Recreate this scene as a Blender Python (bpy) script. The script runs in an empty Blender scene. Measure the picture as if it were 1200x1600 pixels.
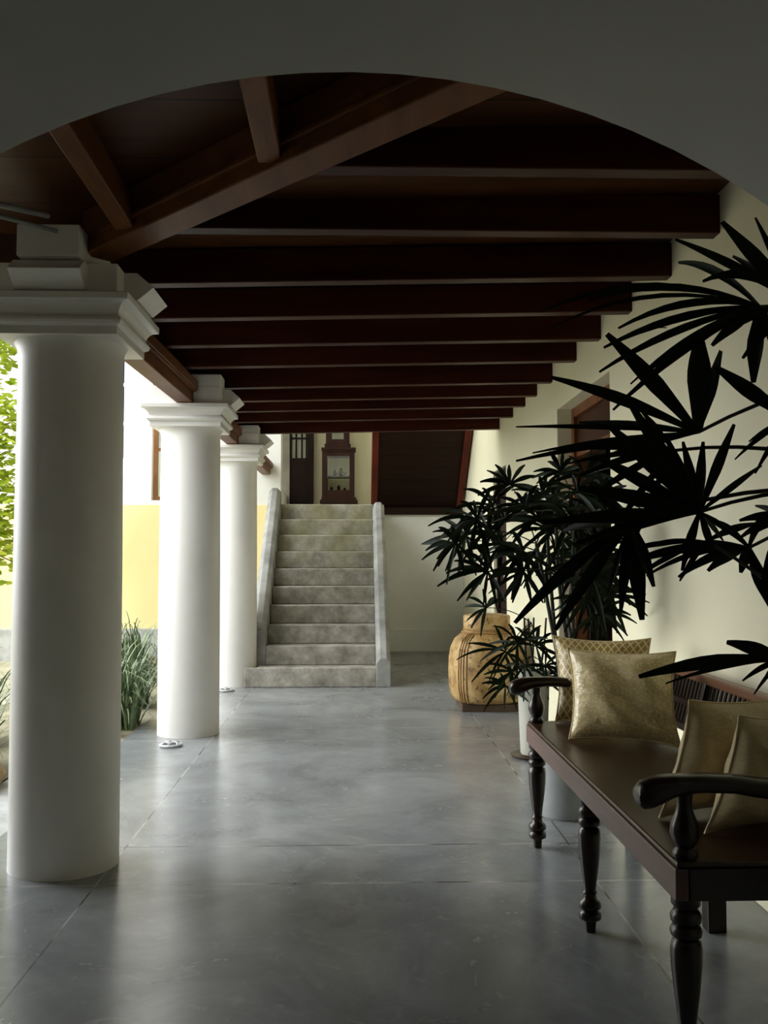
import bpy, math, random
from mathutils import Vector, Matrix
S = bpy.context.scene
COL = S.collection
PI = math.pi
rnd = random.Random(11)
H = 1.195            # eye height above the veranda floor
F = 1500.0           # focal length in pixels of the 1200 x 1600 frame
YAW, PITCH = math.atan(45 / F), math.atan(71 / F)

# ---------------------------------------------------------------- camera
cd = bpy.data.cameras.new('camera')
cam = bpy.data.objects.new('camera', cd); COL.objects.link(cam)
cd.sensor_fit = 'VERTICAL'; cd.sensor_height = 24.0
cd.lens = 24.0 * F / 1600.0
cd.clip_start = 0.05; cd.clip_end = 300
cam.location = (0, 0, H)
cam.rotation_euler = (PI / 2 + PITCH, 0, -YAW)
S.camera = cam
RC = cam.rotation_euler.to_matrix()

def at(px, py, Y):
    """pixel of the photograph -> the point at corridor depth Y"""
    d = RC @ Vector(((px - 600) / F, (800 - py) / F, -1.0))
    return Vector((0, 0, H)) + d * (Y / d.y)

# ---------------------------------------------------------------- mesh building
class MB:
    def __init__(s):
        s.v = []; s.f = []; s.uv = None
    def add(s, vs, fs):
        o = len(s.v)
        s.v += [Vector(p) for p in vs]
        s.f += [tuple(i + o for i in f) for f in fs]
        return s
    def box(s, x0, x1, y0, y1, z0, z1):
        return s.add([(x0, y0, z0), (x1, y0, z0), (x1, y1, z0), (x0, y1, z0), (x0, y0, z1), (x1, y0, z1), (x1, y1, z1), (x0, y1, z1)],
                     [(0, 3, 2, 1), (4, 5, 6, 7), (0, 1, 5, 4), (1, 2, 6, 5), (2, 3, 7, 6), (3, 0, 4, 7)])
    def bar(s, a, b, w, h, up=(0, 0, 1), top=True):
        """rectangular bar a->b; a and b on its underside centre line when top"""
        a, b = Vector(a), Vector(b); d = (b - a).normalized()
        sd = d.cross(Vector(up)).normalized(); u = sd.cross(d).normalized()
        lo, hi = (0, h) if top else (-h / 2, h / 2)
        vs = []
        for p in (a, b):
            for (i, j) in ((-1, lo), (1, lo), (1, hi), (-1, hi)):
                vs.append(p + sd * (i * w / 2) + u * j)
        return s.add(vs, [(0, 1, 2, 3), (7, 6, 5, 4), (0, 4, 5, 1), (1, 5, 6, 2), (2, 6, 7, 3), (3, 7, 4, 0)])
    def prism(s, poly, axis, a0, a1):
        """polygon extruded along axis 'x','y' or 'z'"""
        n = len(poly)
        def mk(p, a):
            return {'x': (a, p[0], p[1]), 'y': (p[0], a, p[1]), 'z': (p[0], p[1], a)}[axis]
        vs = [mk(p, a0) for p in poly] + [mk(p, a1) for p in poly]
        fs = [tuple(range(n - 1, -1, -1)), tuple(range(n, 2 * n))]
        fs += [(i, (i + 1) % n, n + (i + 1) % n, n + i) for i in range(n)]
        return s.add(vs, fs)
    def rings(s, rings, cap0=True, cap1=True):
        n = len(rings[0]); vs = [p for r in rings for p in r]; fs = []
        for k in range(len(rings) - 1):
            for i in range(n):
                j = (i + 1) % n
                fs.append((k * n + i, k * n + j, (k + 1) * n + j, (k + 1) * n + i))
        if cap0: fs.append(tuple(range(n - 1, -1, -1)))
        if cap1: fs.append(tuple((len(rings) - 1) * n + i for i in range(n)))
        return s.add(vs, fs)
    def lathe(s, prof, c, seg=32, cap0=True, cap1=True):
        return s.rings([[(c[0] + r * math.cos(2 * PI * i / seg), c[1] + r * math.sin(2 * PI * i / seg), c[2] + z) for i in range(seg)]
                        for r, z in prof], cap0, cap1)
    def squares(s, prof, c):
        return s.rings([[(c[0] + a * h, c[1] + b * h, c[2] + z) for a, b in ((-1, -1), (1, -1), (1, 1), (-1, 1))] for h, z in prof])
    def tube(s, pts, r, seg=8, r1=None):
        pts = [Vector(p) for p in pts]; rings = []
        n = len(pts)
        for k, p in enumerate(pts):
            d = (pts[min(k + 1, n - 1)] - pts[max(k - 1, 0)]).normalized()
            u = d.cross(Vector((0.31, 0.17, 0.94)))
            if u.length < 0.05: u = d.cross(Vector((1, 0, 0)))
            u.normalize(); w = d.cross(u)
            rr = r if r1 is None else r + (r1 - r) * k / max(1, n - 1)
            rings.append([p + u * (rr * math.cos(2 * PI * i / seg)) + w * (rr * math.sin(2 * PI * i / seg)) for i in range(seg)])
        return s.rings(rings)

WLOC = {}
def wl(o): return WLOC[o.name]

def obj(name, mb, mat, parent=None, smooth=35, bevel=0.0, origin=None, seg=2):
    if origin is None:
        xs = [v.x for v in mb.v]; ys = [v.y for v in mb.v]; zs = [v.z for v in mb.v]
        origin = Vector(((min(xs) + max(xs)) / 2, (min(ys) + max(ys)) / 2, min(zs)))
    origin = Vector(origin)
    me = bpy.data.meshes.new(name)
    me.from_pydata([v - origin for v in mb.v], [], mb.f)
    if mb.uv:
        lay = me.uv_layers.new(name='UVMap')
        for lp in me.loops: lay.data[lp.index].uv = mb.uv[lp.vertex_index]
    me.materials.append(mat)
    me.validate(); me.update()
    if smooth:
        me.shade_smooth(); me.set_sharp_from_angle(angle=math.radians(smooth))
    o = bpy.data.objects.new(name, me); COL.objects.link(o)
    WLOC[o.name] = origin
    if parent: o.parent = parent; o.location = origin - wl(parent)
    else: o.location = origin
    if bevel:
        b = o.modifiers.new('edge', 'BEVEL'); b.width = bevel; b.segments = seg; b.limit_method = 'ANGLE'; b.angle_limit = math.radians(40)
        b.harden_normals = False
    return o

def thing(name, loc, label, cat, group=None):
    o = bpy.data.objects.new(name, None); COL.objects.link(o)
    o.empty_display_size = 0.1
    o.location = loc; WLOC[o.name] = Vector(loc)
    return tag(o, label, cat, group)

def tag(o, label, cat, group=None, kind='thing'):
    o['label'] = label; o['category'] = cat; o['kind'] = kind
    if group: o['group'] = group
    return o

def struct(o, label=None, cat=None):
    o['kind'] = 'structure'
    if label: o['label'] = label
    if cat: o['category'] = cat
    return o

# ---------------------------------------------------------------- materials
def nt(name):
    m = bpy.data.materials.new(name); m.use_nodes = True
    t = m.node_tree
    return m, t, t.nodes['Principled BSDF']

def N(t, typ, **kw):
    n = t.nodes.new(typ)
    for k, v in kw.items():
        if k.startswith('i_'): n.inputs[int(k[2:]) if k[2:].isdigit() else k[2:]].default_value = v
        else: setattr(n, k, v)
    return n

def ramp(t, fac, stops):
    r = N(t, 'ShaderNodeValToRGB'); e = r.color_ramp.elements
    while len(e) < len(stops): e.new(0.5)
    for i, (p, c) in enumerate(stops):
        e[i].position = p; e[i].color = (c[0], c[1], c[2], 1)
    t.links.new(fac, r.inputs[0]); return r.outputs[0]

def noisy(name, c0, c1, scale=4, rough=0.6, bump=0.0, bscale=40, stretch=None, detail=6, spec=0.5, rough1=None, lo=0.35, hi=0.65, coat=0):
    m, t, b = nt(name); L = t.links.new
    co = N(t, 'ShaderNodeNewGeometry').outputs['Position']
    if stretch:
        mp = N(t, 'ShaderNodeMapping'); mp.inputs['Scale'].default_value = stretch; L(co, mp.inputs[0]); co = mp.outputs[0]
    n = N(t, 'ShaderNodeTexNoise'); n.inputs['Scale'].default_value = scale; n.inputs['Detail'].default_value = detail
    n.inputs['Roughness'].default_value = 0.6
    L(co, n.inputs['Vector'])
    L(ramp(t, n.outputs['Fac'], [(lo, c0), (hi, c1)]), b.inputs['Base Color'])
    b.inputs['Roughness'].default_value = rough
    b.inputs['Specular IOR Level'].default_value = spec
    if coat:
        b.inputs['Coat Weight'].default_value = coat; b.inputs['Coat Roughness'].default_value = 0.15
    if rough1 is not None:
        mr = N(t, 'ShaderNodeMapRange'); mr.inputs['From Min'].default_value = lo; mr.inputs['From Max'].default_value = hi
        mr.inputs['To Min'].default_value = rough; mr.inputs['To Max'].default_value = rough1
        L(n.outputs['Fac'], mr.inputs['Value']); L(mr.outputs[0], b.inputs['Roughness'])
    if bump:
        n2 = N(t, 'ShaderNodeTexNoise'); n2.inputs['Scale'].default_value = bscale; n2.inputs['Detail'].default_value = 4
        L(co, n2.inputs['Vector'])
        bp = N(t, 'ShaderNodeBump'); bp.inputs['Strength'].default_value = bump; bp.inputs['Distance'].default_value = 0.01
        L(n2.outputs['Fac'], bp.inputs['Height']); L(bp.outputs[0], b.inputs['Normal'])
    return m

M = {}
M['plaster'] = noisy('white_plaster', (.74, .74, .70), (.82, .82, .79), 1.4, .7, .12, 6)
M['column'] = noisy('column_plaster', (.77, .755, .71), (.85, .84, .80), 1.8, .42, .1, 5)
M['wallwarm'] = noisy('warm_white_plaster', (.80, .765, .54), (.85, .815, .60), .9, .6, .12, 5)
M['cream'] = noisy('cream_plaster', (.80, .74, .50), (.86, .81, .58), 1.0, .7, .1, 5)
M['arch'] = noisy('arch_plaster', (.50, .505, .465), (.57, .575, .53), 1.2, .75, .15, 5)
M['yellow'] = noisy('yellow_paint', (.82, .69, .33), (.86, .74, .40), .8, .7, .1, 8)
M['beam'] = noisy('dark_red_wood', (.030, .006, .0025), (.06, .014, .005), 3, .42, .06, 30, stretch=(.35, 4, 4), spec=.10)
M['beam_y'] = noisy('dark_red_wood_long', (.045, .016, .008), (.10, .04, .018), 3, .38, .06, 30, stretch=(4, .35, 4))
M['rafter'] = noisy('brown_rafter_wood', (.10, .035, .012), (.18, .068, .022), 3, .42, .08, 30, stretch=(3, .5, 3), spec=.10)
M['ceil'] = None
M['darkwood'] = noisy('dark_bench_wood', (.008, .004, .002), (.016, .007, .004), 4, .28, .05, 30, stretch=(5, .4, 5), spec=.5)
M['rail'] = noisy('brown_bench_rail', (.10, .056, .047), (.14, .08, .07), 4, .38, .05, 30, stretch=(5, .4, 5))
M['seat'] = noisy('bench_seat_wood', (.024, .009, .003), (.045, .017, .006), 3, .32, .05, 30, stretch=(6, .4, 6))
M['toprail'] = noisy('bench_top_rail_wood', (.13, .048, .015), (.20, .075, .026), 4, .4, .05, 30, stretch=(5, .4, 5))
M['redwood'] = noisy('red_stringer_wood', (.075, .010, .004), (.12, .018, .007), 3, .45, .06, 30, stretch=(3, 1, 1), spec=.2)
M['transom'] = noisy('transom_wood', (.035, .010, .004), (.06, .018, .007), 4, .5, .05, 30, stretch=(4, .5, 4), spec=.15)
M['doorwood'] = noisy('door_frame_wood', (.13, .045, .015), (.22, .08, .03), 4, .45, .06, 30, stretch=(4, 4, .5), spec=.2)
M['darkleaf'] = noisy('dark_door_wood', (.012, .005, .003), (.022, .009, .006), 4, .5, .06, 30, stretch=(4, 4, .5), spec=.15)
M['cabinet'] = noisy('cabinet_wood', (.026, .008, .004), (.046, .016, .008), 4, .45, .05, 30, stretch=(4, 4, .6), spec=.25)
M['soffit'] = None
M['stone'] = noisy('grey_stone', (.28, .29, .28), (.46, .47, .46), 5, .6, .3, 20)
M['parapet'] = noisy('parapet_cement', (.18, .18, .17), (.32, .32, .30), 5, .7, .3, 16)
M['ground'] = noisy('garden_soil', (.16, .14, .09), (.30, .28, .18), 2, .9, .5, 12)
M['lawn'] = noisy('pale_garden_gravel', (.30, .29, .20), (.42, .40, .30), 3, .9, .5, 30)
M['rock'] = noisy('ochre_rock', (.40, .29, .12), (.58, .46, .26), 6, .8, .5, 14)
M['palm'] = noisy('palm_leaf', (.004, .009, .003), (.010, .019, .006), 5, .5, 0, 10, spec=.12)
M['palmstem'] = noisy('palm_stem', (.010, .011, .005), (.026, .024, .012), 14, .7, .2, 60)
M['whitepot'] = noisy('white_pot_glaze', (.50, .50, .43), (.58, .58, .50), 3, .4)
M['greypot'] = noisy('grey_pot_cement', (.30, .32, .31), (.38, .40, .39), 4, .55, .1, 20)
M['saucer'] = noisy('brown_saucer', (.06, .03, .015), (.10, .05, .025), 8, .4)
M['soil'] = noisy('pot_soil', (.02, .015, .01), (.05, .035, .02), 20, .9, .5, 60)
M['blade'] = noisy('border_grass_leaf', (.045, .085, .03), (.22, .29, .15), 9, .45)
M['bark'] = noisy('bark', (.14, .09, .05), (.24, .17, .10), 12, .9, .5, 30)
M['pipe'] = noisy('grey_pipe', (.20, .21, .22), (.25, .26, .27), 4, .4)
M['metal'] = noisy('pale_openwork_metal', (.42, .43, .44), (.60, .60, .60), 20, .4)
M['jarbase'] = noisy('jar_plinth_wood', (.05, .03, .015), (.09, .05, .03), 6, .6)
M['greyframe'] = noisy('grey_door_post', (.20, .19, .16), (.27, .26, .22), 4, .6)
M['cord'] = noisy('jar_cord', (.22, .12, .03), (.34, .20, .07), 20, .7)
M['winwood'] = noisy('window_wood', (.30, .13, .05), (.42, .20, .09), 4, .5)
M['rug'] = M['ceil']

def wood_boards(name, c0, c1, axis, pitch, gap, rough):
    m, t, b = nt(name); L = t.links.new
    g = N(t, 'ShaderNodeNewGeometry'); sp = N(t, 'ShaderNodeSeparateXYZ'); L(g.outputs['Position'], sp.inputs[0])
    mp = N(t, 'ShaderNodeMapping'); mp.inputs['Scale'].default_value = (.5, 5, 5) if axis == 1 else (5, .5, 5)
    L(g.outputs['Position'], mp.inputs[0])
    n = N(t, 'ShaderNodeTexNoise'); n.inputs['Scale'].default_value = 2.5; n.inputs['Detail'].default_value = 7
    L(mp.outputs[0], n.inputs['Vector'])
    colr = ramp(t, n.outputs['Fac'], [(.3, c0), (.7, c1)])
    dv = N(t, 'ShaderNodeMath', operation='DIVIDE'); dv.inputs[1].default_value = pitch; L(sp.outputs[axis], dv.inputs[0])
    fr = N(t, 'ShaderNodeMath', operation='FRACT'); L(dv.outputs[0], fr.inputs[0])
    lt = N(t, 'ShaderNodeMath', operation='LESS_THAN'); lt.inputs[1].default_value = gap; L(fr.outputs[0], lt.inputs[0])
    mx = N(t, 'ShaderNodeMix', data_type='RGBA'); L(lt.outputs[0], mx.inputs['Factor']); L(colr, mx.inputs['A'])
    mx.inputs['B'].default_value = (.004, .002, .001, 1)
    L(mx.outputs['Result'], b.inputs['Base Color']); b.inputs['Roughness'].default_value = rough
    b.inputs['Specular IOR Level'].default_value = .15
    return m
M['ceil'] = wood_boards('ceiling_boards', (.048, .017, .005), (.10, .038, .012), 1, .40, .02, .42)
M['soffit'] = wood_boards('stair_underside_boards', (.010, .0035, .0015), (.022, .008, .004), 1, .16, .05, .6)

def floor_mat():
    m, t, b = nt('polished_cement'); L = t.links.new
    g = N(t, 'ShaderNodeNewGeometry'); sp = N(t, 'ShaderNodeSeparateXYZ'); L(g.outputs['Position'], sp.inputs[0])
    n = N(t, 'ShaderNodeTexNoise'); n.inputs['Scale'].default_value = 1.6; n.inputs['Detail'].default_value = 9; n.inputs['Roughness'].default_value = .68
    n.inputs['Distortion'].default_value = .6
    L(g.outputs['Position'], n.inputs['Vector'])
    base = ramp(t, n.outputs['Fac'], [(.28, (.115, .123, .128)), (.5, (.20, .212, .217)), (.74, (.32, .335, .34))])
    n3 = N(t, 'ShaderNodeTexNoise'); n3.inputs['Scale'].default_value = 7; n3.inputs['Detail'].default_value = 8; n3.inputs['Distortion'].default_value = 2.2
    L(g.outputs['Position'], n3.inputs['Vector'])
    scr = ramp(t, n3.outputs['Fac'], [(.60, (0, 0, 0)), (.74, (.5, .5, .5))])
    mx0 = N(t, 'ShaderNodeMix', data_type='RGBA'); L(scr, mx0.inputs['Factor']); L(base, mx0.inputs['A']); mx0.inputs['B'].default_value = (.36, .36, .35, 1)
    # trowelled joints
    acc = None
    def line(sock, pos, w, extra=None):
        nonlocal acc
        d = N(t, 'ShaderNodeMath', operation='SUBTRACT'); d.inputs[1].default_value = pos; L(sock, d.inputs[0])
        a = N(t, 'ShaderNodeMath', operation='ABSOLUTE'); L(d.outputs[0], a.inputs[0])
        l = N(t, 'ShaderNodeMath', operation='LESS_THAN'); l.inputs[1].default_value = w; L(a.outputs[0], l.inputs[0])
        if acc is None: acc = l.outputs[0]
        else:
            q = N(t, 'ShaderNodeMath', operation='MAXIMUM'); L(acc, q.inputs[0]); L(l.outputs[0], q.inputs[1]); acc = q.outputs[0]
    for x in (-.945, .893): line(sp.outputs[0], x, .0035)
    for y in (3.59, 4.055, 6.36, 6.80, 9.1): line(sp.outputs[1], y, .005)
    n4 = N(t, 'ShaderNodeTexNoise'); n4.inputs['Scale'].default_value = 3.5; L(g.outputs['Position'], n4.inputs['Vector'])
    jc = ramp(t, n4.outputs['Fac'], [(.42, (.05, .048, .045)), (.58, (.42, .41, .38))])
    mx = N(t, 'ShaderNodeMix', data_type='RGBA'); L(acc, mx.inputs['Factor']); L(mx0.outputs['Result'], mx.inputs['A']); L(jc, mx.inputs['B'])
    L(mx.outputs['Result'], b.inputs['Base Color'])
    mr = N(t, 'ShaderNodeMapRange'); mr.inputs['From Min'].default_value = .3; mr.inputs['From Max'].default_value = .7
    mr.inputs['To Min'].default_value = .30; mr.inputs['To Max'].default_value = .19
    L(n.outputs['Fac'], mr.inputs['Value']); L(mr.outputs[0], b.inputs['Roughness'])
    b.inputs['Specular IOR Level'].default_value = .75
    bp = N(t, 'ShaderNodeBump'); bp.inputs['Strength'].default_value = .07; bp.inputs['Distance'].default_value = .01
    n5 = N(t, 'ShaderNodeTexNoise'); n5.inputs['Scale'].default_value = 9; n5.inputs['Detail'].default_value = 3; L(g.outputs['Position'], n5.inputs['Vector'])
    L(n5.outputs['Fac'], bp.inputs['Height']); L(bp.outputs[0], b.inputs['Normal'])
    return m
M['floor'] = floor_mat()

def step_mat():
    m, t, b = nt('mossy_step_cement'); L = t.links.new
    g = N(t, 'ShaderNodeNewGeometry'); sp = N(t, 'ShaderNodeSeparateXYZ'); L(g.outputs['Position'], sp.inputs[0])
    n = N(t, 'ShaderNodeTexNoise'); n.inputs['Scale'].default_value = 6; n.inputs['Detail'].default_value = 9; n.inputs['Roughness'].default_value = .7
    L(g.outputs['Position'], n.inputs['Vector'])
    base = ramp(t, n.outputs['Fac'], [(.30, (.13, .12, .095)), (.5, (.27, .255, .21)), (.7, (.44, .42, .36))])
    n2 = N(t, 'ShaderNodeTexNoise'); n2.inputs['Scale'].default_value = 3.5; n2.inputs['Detail'].default_value = 9
    L(g.outputs['Position'], n2.inputs['Vector'])
    h = N(t, 'ShaderNodeMapRange'); h.inputs['From Min'].default_value = .35; h.inputs['From Max'].default_value = 1.5
    h.inputs['To Min'].default_value = -.22; h.inputs['To Max'].default_value = .16; L(sp.outputs[2], h.inputs['Value'])
    ad = N(t, 'ShaderNodeMath', operation='ADD'); L(n2.outputs['Fac'], ad.inputs[0]); L(h.outputs[0], ad.inputs[1])
    ms = ramp(t, ad.outputs[0], [(.50, (0, 0, 0)), (.86, (.62, .62, .62))])
    mx = N(t, 'ShaderNodeMix', data_type='RGBA'); L(ms, mx.inputs['Factor']); L(base, mx.inputs['A']); mx.inputs['B'].default_value = (.20, .20, .06, 1)
    L(mx.outputs['Result'], b.inputs['Base Color']); b.inputs['Roughness'].default_value = .75
    bp = N(t, 'ShaderNodeBump'); bp.inputs['Strength'].default_value = .3; bp.inputs['Distance'].default_value = .01
    L(n.outputs['Fac'], bp.inputs['Height']); L(bp.outputs[0], b.inputs['Normal'])
    return m
M['step'] = step_mat()

def jar_mat():
    m, t, b = nt('mottled_straw_lacquer'); L = t.links.new
    g = N(t, 'ShaderNodeNewGeometry')
    n = N(t, 'ShaderNodeTexNoise'); n.inputs['Scale'].default_value = 8; n.inputs['Detail'].default_value = 6; L(g.outputs['Position'], n.inputs['Vector'])
    base = ramp(t, n.outputs['Fac'], [(.30, (.16, .075, .02)), (.46, (.40, .25, .09)), (.68, (.56, .40, .18))])
    n2 = N(t, 'ShaderNodeTexNoise'); n2.inputs['Scale'].default_value = 34; n2.inputs['Detail'].default_value = 3; L(g.outputs['Position'], n2.inputs['Vector'])
    s = ramp(t, n2.outputs['Fac'], [(.575, (0, 0, 0)), (.65, (.85, .85, .85))])
    mx = N(t, 'ShaderNodeMix', data_type='RGBA'); L(s, mx.inputs['Factor']); L(base, mx.inputs['A']); mx.inputs['B'].default_value = (.10, .05, .015, 1)
    L(mx.outputs['Result'], b.inputs['Base Color']); b.inputs['Roughness'].default_value = .5
    bp = N(t, 'ShaderNodeBump'); bp.inputs['Strength'].default_value = .25; bp.inputs['Distance'].default_value = .01
    L(n2.outputs['Fac'], bp.inputs['Height']); L(bp.outputs[0], b.inputs['Normal'])
    return m
M['jar'] = jar_mat()

def cushion_mat(name, c0, c1, lattice=False, brocade=True, rough=.36):
    m, t, b = nt(name); L = t.links.new
    uv = N(t, 'ShaderNodeTexCoord').outputs['UV']; sp = N(t, 'ShaderNodeSeparateXYZ'); L(uv, sp.inputs[0])
    if lattice:
        outs = []
        for sg in (1, -1):
            mu = N(t, 'ShaderNodeMath', operation='MULTIPLY'); mu.inputs[1].default_value = 13; L(sp.outputs[0], mu.inputs[0])
            mv = N(t, 'ShaderNodeMath', operation='MULTIPLY'); mv.inputs[1].default_value = 8 * sg; L(sp.outputs[1], mv.inputs[0])
            a = N(t, 'ShaderNodeMath', operation='ADD'); L(mu.outputs[0], a.inputs[0]); L(mv.outputs[0], a.inputs[1])
            fr = N(t, 'ShaderNodeMath', operation='FRACT'); L(a.outputs[0], fr.inputs[0])
            sb = N(t, 'ShaderNodeMath', operation='SUBTRACT'); sb.inputs[1].default_value = .5; L(fr.outputs[0], sb.inputs[0])
            ab = N(t, 'ShaderNodeMath', operation='ABSOLUTE'); L(sb.outputs[0], ab.inputs[0]); outs.append(ab.outputs[0])
        mn = N(t, 'ShaderNodeMath', operation='MAXIMUM'); L(outs[0], mn.inputs[0]); L(outs[1], mn.inputs[1])
        colr = ramp(t, mn.outputs[0], [(.36, c0), (.41, c1)])
    else:
        n = N(t, 'ShaderNodeTexVoronoi'); n.inputs['Scale'].default_value = 34; L(uv, n.inputs['Vector'])
        colr = ramp(t, n.outputs['Distance'], [(.25, c0), (.6, c1)])
    L(colr, b.inputs['Base Color'])
    b.inputs['Roughness'].default_value = rough; b.inputs['Sheen Weight'].default_value = .15
    b.inputs['Metallic'].default_value = .0
    n2 = N(t, 'ShaderNodeTexNoise'); n2.inputs['Scale'].default_value = 9; n2.inputs['Detail'].default_value = 3; L(uv, n2.inputs['Vector'])
    bp = N(t, 'ShaderNodeBump'); bp.inputs['Strength'].default_value = .3; bp.inputs['Distance'].default_value = .02
    L(n2.outputs['Fac'], bp.inputs['Height']); L(bp.outputs[0], b.inputs['Normal'])
    return m
M['cush_lattice'] = cushion_mat('gold_lattice_fabric', (.30, .20, .05), (.66, .54, .27), lattice=True)
M['cush_silk'] = cushion_mat('champagne_brocade', (.86, .73, .43), (.70, .56, .28), rough=.27)
M['cush_plain'] = cushion_mat('beige_satin', (.64, .52, .29), (.60, .48, .26), rough=.4)

def leaf_mat(name, c0, c1, trans):
    m, t, b = nt(name); L = t.links.new
    g = N(t, 'ShaderNodeNewGeometry'); n = N(t, 'ShaderNodeTexNoise'); n.inputs['Scale'].default_value = 6; L(g.outputs['Position'], n.inputs['Vector'])
    colr = ramp(t, n.outputs['Fac'], [(.35, c0), (.65, c1)])
    L(colr, b.inputs['Base Color']); b.inputs['Roughness'].default_value = .5
    tr = N(t, 'ShaderNodeBsdfTranslucent'); L(colr, tr.inputs[0])
    mx = N(t, 'ShaderNodeMixShader'); mx.inputs[0].default_value = trans
    L(b.outputs[0], mx.inputs[1]); L(tr.outputs[0], mx.inputs[2]); L(mx.outputs[0], t.nodes['Material Output'].inputs[0])
    return m
M['treeleaf'] = leaf_mat('tree_leaf', (.26, .38, .02), (.50, .56, .06), .5)

def glass_mat():
    m, t, b = nt('clear_glass'); L = t.links.new
    tr = N(t, 'ShaderNodeBsdfTransparent'); tr.inputs[0].default_value = (.88, .92, .88, 1)
    gl = N(t, 'ShaderNodeBsdfGlossy'); gl.inputs['Roughness'].default_value = .03
    mx = N(t, 'ShaderNodeMixShader'); mx.inputs[0].default_value = .08
    L(tr.outputs[0], mx.inputs[1]); L(gl.outputs[0], mx.inputs[2]); L(mx.outputs[0], t.nodes['Material Output'].inputs[0])
    return m
M['glass'] = glass_mat()
M['darkglass'] = noisy('dark_window_glass', (.01, .015, .05), (.015, .02, .07), 2, .1)

# ---------------------------------------------------------------- the shell
XR = 1.39            # face of the right wall
XC = -1.135           # column line
DC = (3.845, 6.64, 9.12)
CT = (2.188, 2.222, 2.238)   # top of each capital
YE = 12.25           # end wall
ZL = 1.80            # upper floor level
Y0, Y1 = .9, 1.45    # the arch wall

mb = MB(); mb.prism([(-9, .9), (-9, 4.10), (-1.52, 4.10), (-1.52, YE), (XR + .6, YE), (XR + .6, -2.6), (-2.2, -2.6), (-2.2, .9)], 'z', -.12, 0)
struct(obj('floor', mb, M['floor'], smooth=0, origin=(0, 0, -.12)))

mb = MB(); mb.box(-45, -1.52, 4.1, 60, -.4, -.10); mb.box(-45, -9, -30, 4.1, -.4, -.10)
struct(obj('ground_garden', mb, M['lawn'], smooth=0))
mb = MB(); mb.box(-2.9, -1.92, 4.6, 6.3, -.10, -.02); mb.box(-2.9, -1.535, 6.3, 11.9, -.10, -.02)
struct(obj('ground_flower_bed', mb, M['ground'], smooth=0))
mb = MB(); mb.box(-1.90, -1.522, 4.12, 6.28, -.10, -.015)
struct(obj('kerb_stone', mb, M['stone'], smooth=0, bevel=.01))

# right wall with its two doorways
D1a, D1b, D1z = 5.18, 6.55, 2.217
D2a, D2b, D2z = 8.80, 9.62, 2.05
mb = MB(); mb.prism([(Y1, 0), (D1a, 0), (D1a, D1z), (D1b, D1z), (D1b, 0), (D2a, 0), (D2a, D2z), (D2b, D2z), (D2b, 0), (YE, 0), (YE, 4.6), (Y1, 4.6)], 'x', XR, XR + .34)
struct(obj('wall_right', mb, M['wallwarm'], smooth=0, bevel=.006))
# dark room behind the near doorway
mb = MB()
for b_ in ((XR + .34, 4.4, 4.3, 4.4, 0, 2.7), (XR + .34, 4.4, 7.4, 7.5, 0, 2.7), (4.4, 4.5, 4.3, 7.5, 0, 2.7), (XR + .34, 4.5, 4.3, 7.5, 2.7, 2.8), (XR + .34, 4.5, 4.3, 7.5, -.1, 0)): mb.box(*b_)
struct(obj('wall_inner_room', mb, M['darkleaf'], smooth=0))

# end wall: tall part to the left of the stairs (yellow dado, white above), low part under the upper floor
XH = -.95
mb = MB(); mb.box(-9, XH, YE, YE + .3, 1.86, 5.6)
W1 = (at(148, 650, YE).x, at(200, 650, YE).x); W2 = (at(237, 720, YE).x, at(318, 720, YE).x)
mb = MB()
zt, zb, ztp = 5.6, 1.86, 3.9
xs = [-9, W1[0], W1[1], W2[0], W2[1], XH]
mb.box(xs[0], xs[1], YE, YE + .3, zb, zt); mb.box(xs[2], xs[3], YE, YE + .3, zb, zt); mb.box(xs[4], xs[5], YE, YE + .3, zb, zt)
for i in (1, 3):
    mb.box(xs[i], xs[i + 1], YE, YE + .3, ztp, zt); mb.box(xs[i], xs[i + 1], YE, YE + .3, zb, zb + .06 if i == 3 else 2.40)
struct(obj('wall_garden_upper', mb, M['plaster'], smooth=0))
mb = MB(); mb.box(-9, XH, YE - .02, YE + .3, .30, 1.86)
struct(obj('wall_garden_lower', mb, M['yellow'], smooth=0))
mb = MB(); mb.box(-9, XH, YE - .05, YE + .3, -.12, .30)
struct(obj('baseboard_garden', mb, M['stone'], smooth=0, bevel=.01))
mb = MB(); mb.box(.33, XR + .34, YE, YE + .3, 0, ZL)
struct(obj('wall_end', mb, M['plaster'], smooth=0))
mb = MB(); mb.box(.33, XR, YE - .012, YE, 0, .285)
struct(obj('baseboard_end', mb, M['plaster'], smooth=0, bevel=.004))
# upper hall
mb = MB(); mb.box(XH, .33, 10.98, YE, 0, ZL - .001); mb.box(XH, .33, YE, 13.9, ZL - .25, ZL); mb.box(.33, 3.2, YE + .301, 13.9, ZL - .25, ZL)
struct(obj('floor_landing', mb, M['step'], smooth=0))
YB = 13.5
mb = MB(); mb.box(XH - .3, 3.2, YB, YB + .3, ZL, 4.6)
struct(obj('wall_hall_back', mb, M['cream'], smooth=0))
mb = MB(); mb.box(XH - .1, XH, YE + .3, YB, ZL, 2.05); mb.box(XH - .1, XH, YE + .3, YB, 4.3, 4.6)  # unseen wall; gap between its strips added to let sky light onto the back wall
struct(obj('wall_hall_left', mb, M['plaster'], smooth=0))
mb = MB(); mb.box(3.2, 3.5, YE - .3, YB, ZL, 4.6)
struct(obj('wall_hall_right', mb, M['cream'], smooth=0))
mb = MB(); mb.box(-1.5, 3.5, 9.42, YB + .3, 4.6, 4.8)
struct(obj('ceiling_stairwell', mb, M['plaster'], smooth=0))
mb = MB(); mb.box(-1.24, XR, 9.36, 9.44, 2.60, 4.6)
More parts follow.
